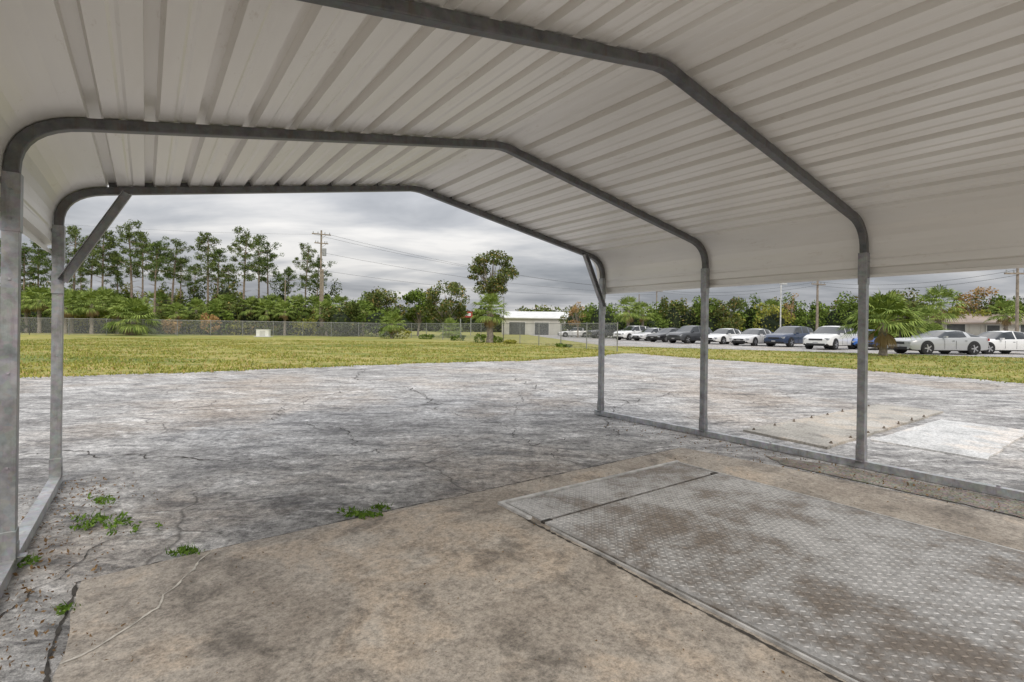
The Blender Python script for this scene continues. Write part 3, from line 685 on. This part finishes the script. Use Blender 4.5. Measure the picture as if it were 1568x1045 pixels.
def car(name,kind,col,loc,head):
    d=ST[kind]; b=MB(); st=d['st']; n=16; V=[];F=[];Mt=[]
    for s in st: V+=ring(s)
    for i in range(len(st)-1):
        for j in range(n):
            j2=(j+1)%n; F.append((i*n+j,i*n+j2,(i+1)*n+j2,(i+1)*n+j)); mi=0
            g=d['g0']<=i<d['g1']
            if j in (0,15,1,14): mi=2
            if g and j in (5,10) and i not in d['pil']: mi=1
            if g and j in (6,7,8,9) and i in (d['g0'],d['g1']-1): mi=1
            Mt.append(mi)
    F.append(tuple(range(n))); Mt.append(0); F.append(tuple((len(st)-1)*n+j for j in range(n))[::-1]); Mt.append(0)
    b.v.append(np.array(V)); b.f+=F; b.m+=Mt; b.k+=len(V)
    w=max(s[4] for s in st); r=d['r']; xf=st[0][0]; xr=st[-1][0]
    for ax in d['ax']:
        for sg in (-1,1):
            b.tube([(ax,sg*(w-.25),r+.04),(ax,sg*(w+.006),r+.04)],r+.055,24,2)
            b.tube([(ax,sg*(w-.22),r),(ax,sg*(w+.012),r),(ax,sg*(w+.03),r)],[r,r,r*.93],24,3)
            b.tube([(ax,sg*w,r),(ax,sg*(w+.038),r)],r*.66,16,2)
            for q in range(5):
                a=q*2*math.pi/5; b.box((ax+math.cos(a)*r*.33,sg*(w+.04),r+math.sin(a)*r*.33),(r*.62,.012,.07),4,Matrix.Rotation(-a,3,'Y'))
            b.tube([(ax,sg*(w+.03),r),(ax,sg*(w+.05),r)],r*.16,10,4)
            b.tube([(ax+0,sg*(w+.036),r),(ax,sg*(w+.044),r)],[r*.7,r*.7],20,4,False)
    zf=st[1][2]; zr=st[-2][2]
    for sg in (-1,1):
        b.box((xf-.10,sg*w*.72,zf-.10),(.18,.36,.13),5,Matrix.Rotation(sg*-.25,3,'Z'))
        b.box((xr+.07,sg*w*.78,zr-.13),(.14,.32,.15),6,Matrix.Rotation(sg*.25,3,'Z'))
        xm=st[d['g0']][0]-.28; b.box((xm,sg*(w+.07),st[d['g0']][2]+.06),(.12,.18,.12),0)
        b.box((-.15,sg*(w+.001),.82*st[5][2]),(.14,.02,.025),2); b.box((-.95,sg*(w+.001),.83*st[5][2]),(.14,.02,.025),2)
        b.box((.42,sg*(w+.000),.58),(.012,.012,.5),2); b.box((-.32,sg*(w+.000),.58),(.012,.012,.5),2)
    b.box((xf-.02,0,zf-.14),(.07,w*.95,.12),2); b.box((xf-.01,0,.36),(.07,w*1.3,.14),2); b.box((xf+.02,0,.46),(.03,.32,.10),4)
    b.box((xr-.0,0,zr-.2),(.05,.34,.12),4); b.box((xr+.02,0,.34),(.08,w*1.3,.12),2)
    if kind=='pickup': b.box((-1.75,0,1.20),(1.6,w*1.6,.03),2)
    o=b.obj(name,[PT[col],M['glass'],M['blk'],M['tyre'],M['rim'],M['head'],M['tail']],loc=loc,rot=head)
    for p in o.data.polygons: p.use_smooth = len(p.vertices)==4 and p.index<(len(st)-1)*n
    m=o.modifiers.new('b','BEVEL'); m.width=.015; m.segments=2; m.limit_method='ANGLE'; m.angle_limit=math.radians(50)
    return o
hd=math.atan2(-.53,-.85)
car('silver_coupe','coupe','silver',(25.4,30.2,-.01),math.pi+.10)
car('white_sedan','sedan','white',(30.6,31.8,-.01),math.pi+.05)
car('blue_hatchback','sedan','blue',(26.4,37.4,-.01),hd+.35)
car('white_suv','suv','white',(22.9,36.2,-.01),hd+.05)
car('navy_suv','suv','navy',(22.6,41.0,-.01),hd)
car('silver_sedan','sedan','pearl',(20.6,42.8,-.01),hd+.05)
car('white_sedan','sedan','white',(19.6,46.4,-.01),hd)
car('grey_suv','suv','grey',(16.8,47.6,-.01),hd)
car('black_sedan','sedan','black',(16.0,51.4,-.01),hd)
car('silver_sedan','sedan','pearl',(15.4,55.6,-.01),hd)
car('white_suv','suv','white',(13.9,58.0,-.01),hd)
car('dark_pickup_truck','pickup','grey',(12.9,67,-.01),math.pi+.2)
car('white_sedan','sedan','white',(9.2,74,-.01),math.pi)

# ------------------------------------------------------------------ sky + sun
W=bpy.data.worlds.new('World'); S.world=W; W.use_nodes=True
nt=W.node_tree; N=nt.nodes; Lk=nt.links; bg=N['Background']
EL,AZ=math.radians(40),math.radians(168)
sky=N.new('ShaderNodeTexSky'); sky.sky_type='NISHITA'; sky.sun_disc=False; sky.sun_elevation=EL; sky.sun_rotation=AZ; sky.air_density=1.5; sky.dust_density=3
tc=N.new('ShaderNodeTexCoord'); sp=N.new('ShaderNodeSeparateXYZ'); Lk.new(tc.outputs['Generated'],sp.inputs[0])
def wm(op,a,b_=0,clamp=False):
    n=N.new('ShaderNodeMath'); n.operation=op; n.use_clamp=clamp
    for i,v in enumerate((a,b_)):
        if isinstance(v,bpy.types.NodeSocket): Lk.new(v,n.inputs[i])
        else: n.inputs[i].default_value=v
    return n.outputs[0]
zc=wm('MAXIMUM',sp.outputs[2],0.0); den=wm('ADD',zc,.12)
cx=N.new('ShaderNodeCombineXYZ'); Lk.new(wm('DIVIDE',sp.outputs[0],den),cx.inputs[0]); Lk.new(wm('DIVIDE',sp.outputs[1],den),cx.inputs[1])
mp=N.new('ShaderNodeMapping'); Lk.new(cx.outputs[0],mp.inputs[0]); mp.inputs['Scale'].default_value=(.6,.95,1); mp.inputs['Location'].default_value=(3.1,1.7,0)
def wn(sc,det,r):
    n=N.new('ShaderNodeTexNoise'); Lk.new(mp.outputs[0],n.inputs['Vector']); n.inputs['Scale'].default_value=sc; n.inputs['Detail'].default_value=det; n.inputs['Roughness'].default_value=r; n.inputs['Distortion'].default_value=.3; return n.outputs['Fac']
cl=wm('ADD',wm('MULTIPLY',wn(.6,3,.5),.6),wm('MULTIPLY',wn(1.6,5,.55),.4))
rp=N.new('ShaderNodeValToRGB'); Lk.new(cl,rp.inputs[0]); e=rp.color_ramp.elements
e[0].position=.40; e[0].color=(2.6/8,2.75/8,3.05/8,1); e[1].position=.61; e[1].color=(7.4/8,7.25/8,7.1/8,1)
k=e.new(.505); k.color=(4.3/8,4.4/8,4.65/8,1)
gain=wm('ADD',wm('MULTIPLY',wm('POWER',zc,1.3),24.0),8.0)
vm=N.new('ShaderNodeVectorMath'); vm.operation='SCALE'; Lk.new(rp.outputs[0],vm.inputs[0]); Lk.new(gain,vm.inputs['Scale'])
mx=N.new('ShaderNodeMixRGB'); mx.inputs[0].default_value=.94; Lk.new(sky.outputs[0],mx.inputs[1]); Lk.new(vm.outputs[0],mx.inputs[2])
Lk.new(mx.outputs[0],bg.inputs[0]); bg.inputs[1].default_value=.1
sd=bpy.data.lights.new('sun','SUN'); sd.energy=1.5; sd.angle=math.radians(20); sd.color=(1,.93,.83)
so=bpy.data.objects.new('sun',sd); S.collection.objects.link(so)
dirv=Vector((math.sin(AZ)*math.cos(EL),math.cos(AZ)*math.cos(EL),math.sin(EL))); so.rotation_euler=dirv.to_track_quat('Z','Y').to_euler(); so.location=(0,0,30)

# ------------------------------------------------------------------ camera
cd=bpy.data.cameras.new('camera'); co=bpy.data.objects.new('camera',cd); S.collection.objects.link(co)
co.location=(0,0,1.2); co.rotation_euler=(math.pi/2,-.01326,0); cd.sensor_width=36; cd.lens=772/1568*36; cd.shift_y=-19.8/1568; cd.clip_end=3000; cd.clip_start=.02
S.camera=co
S.view_settings.view_transform='Standard'; S.view_settings.look='None'; S.view_settings.exposure=0
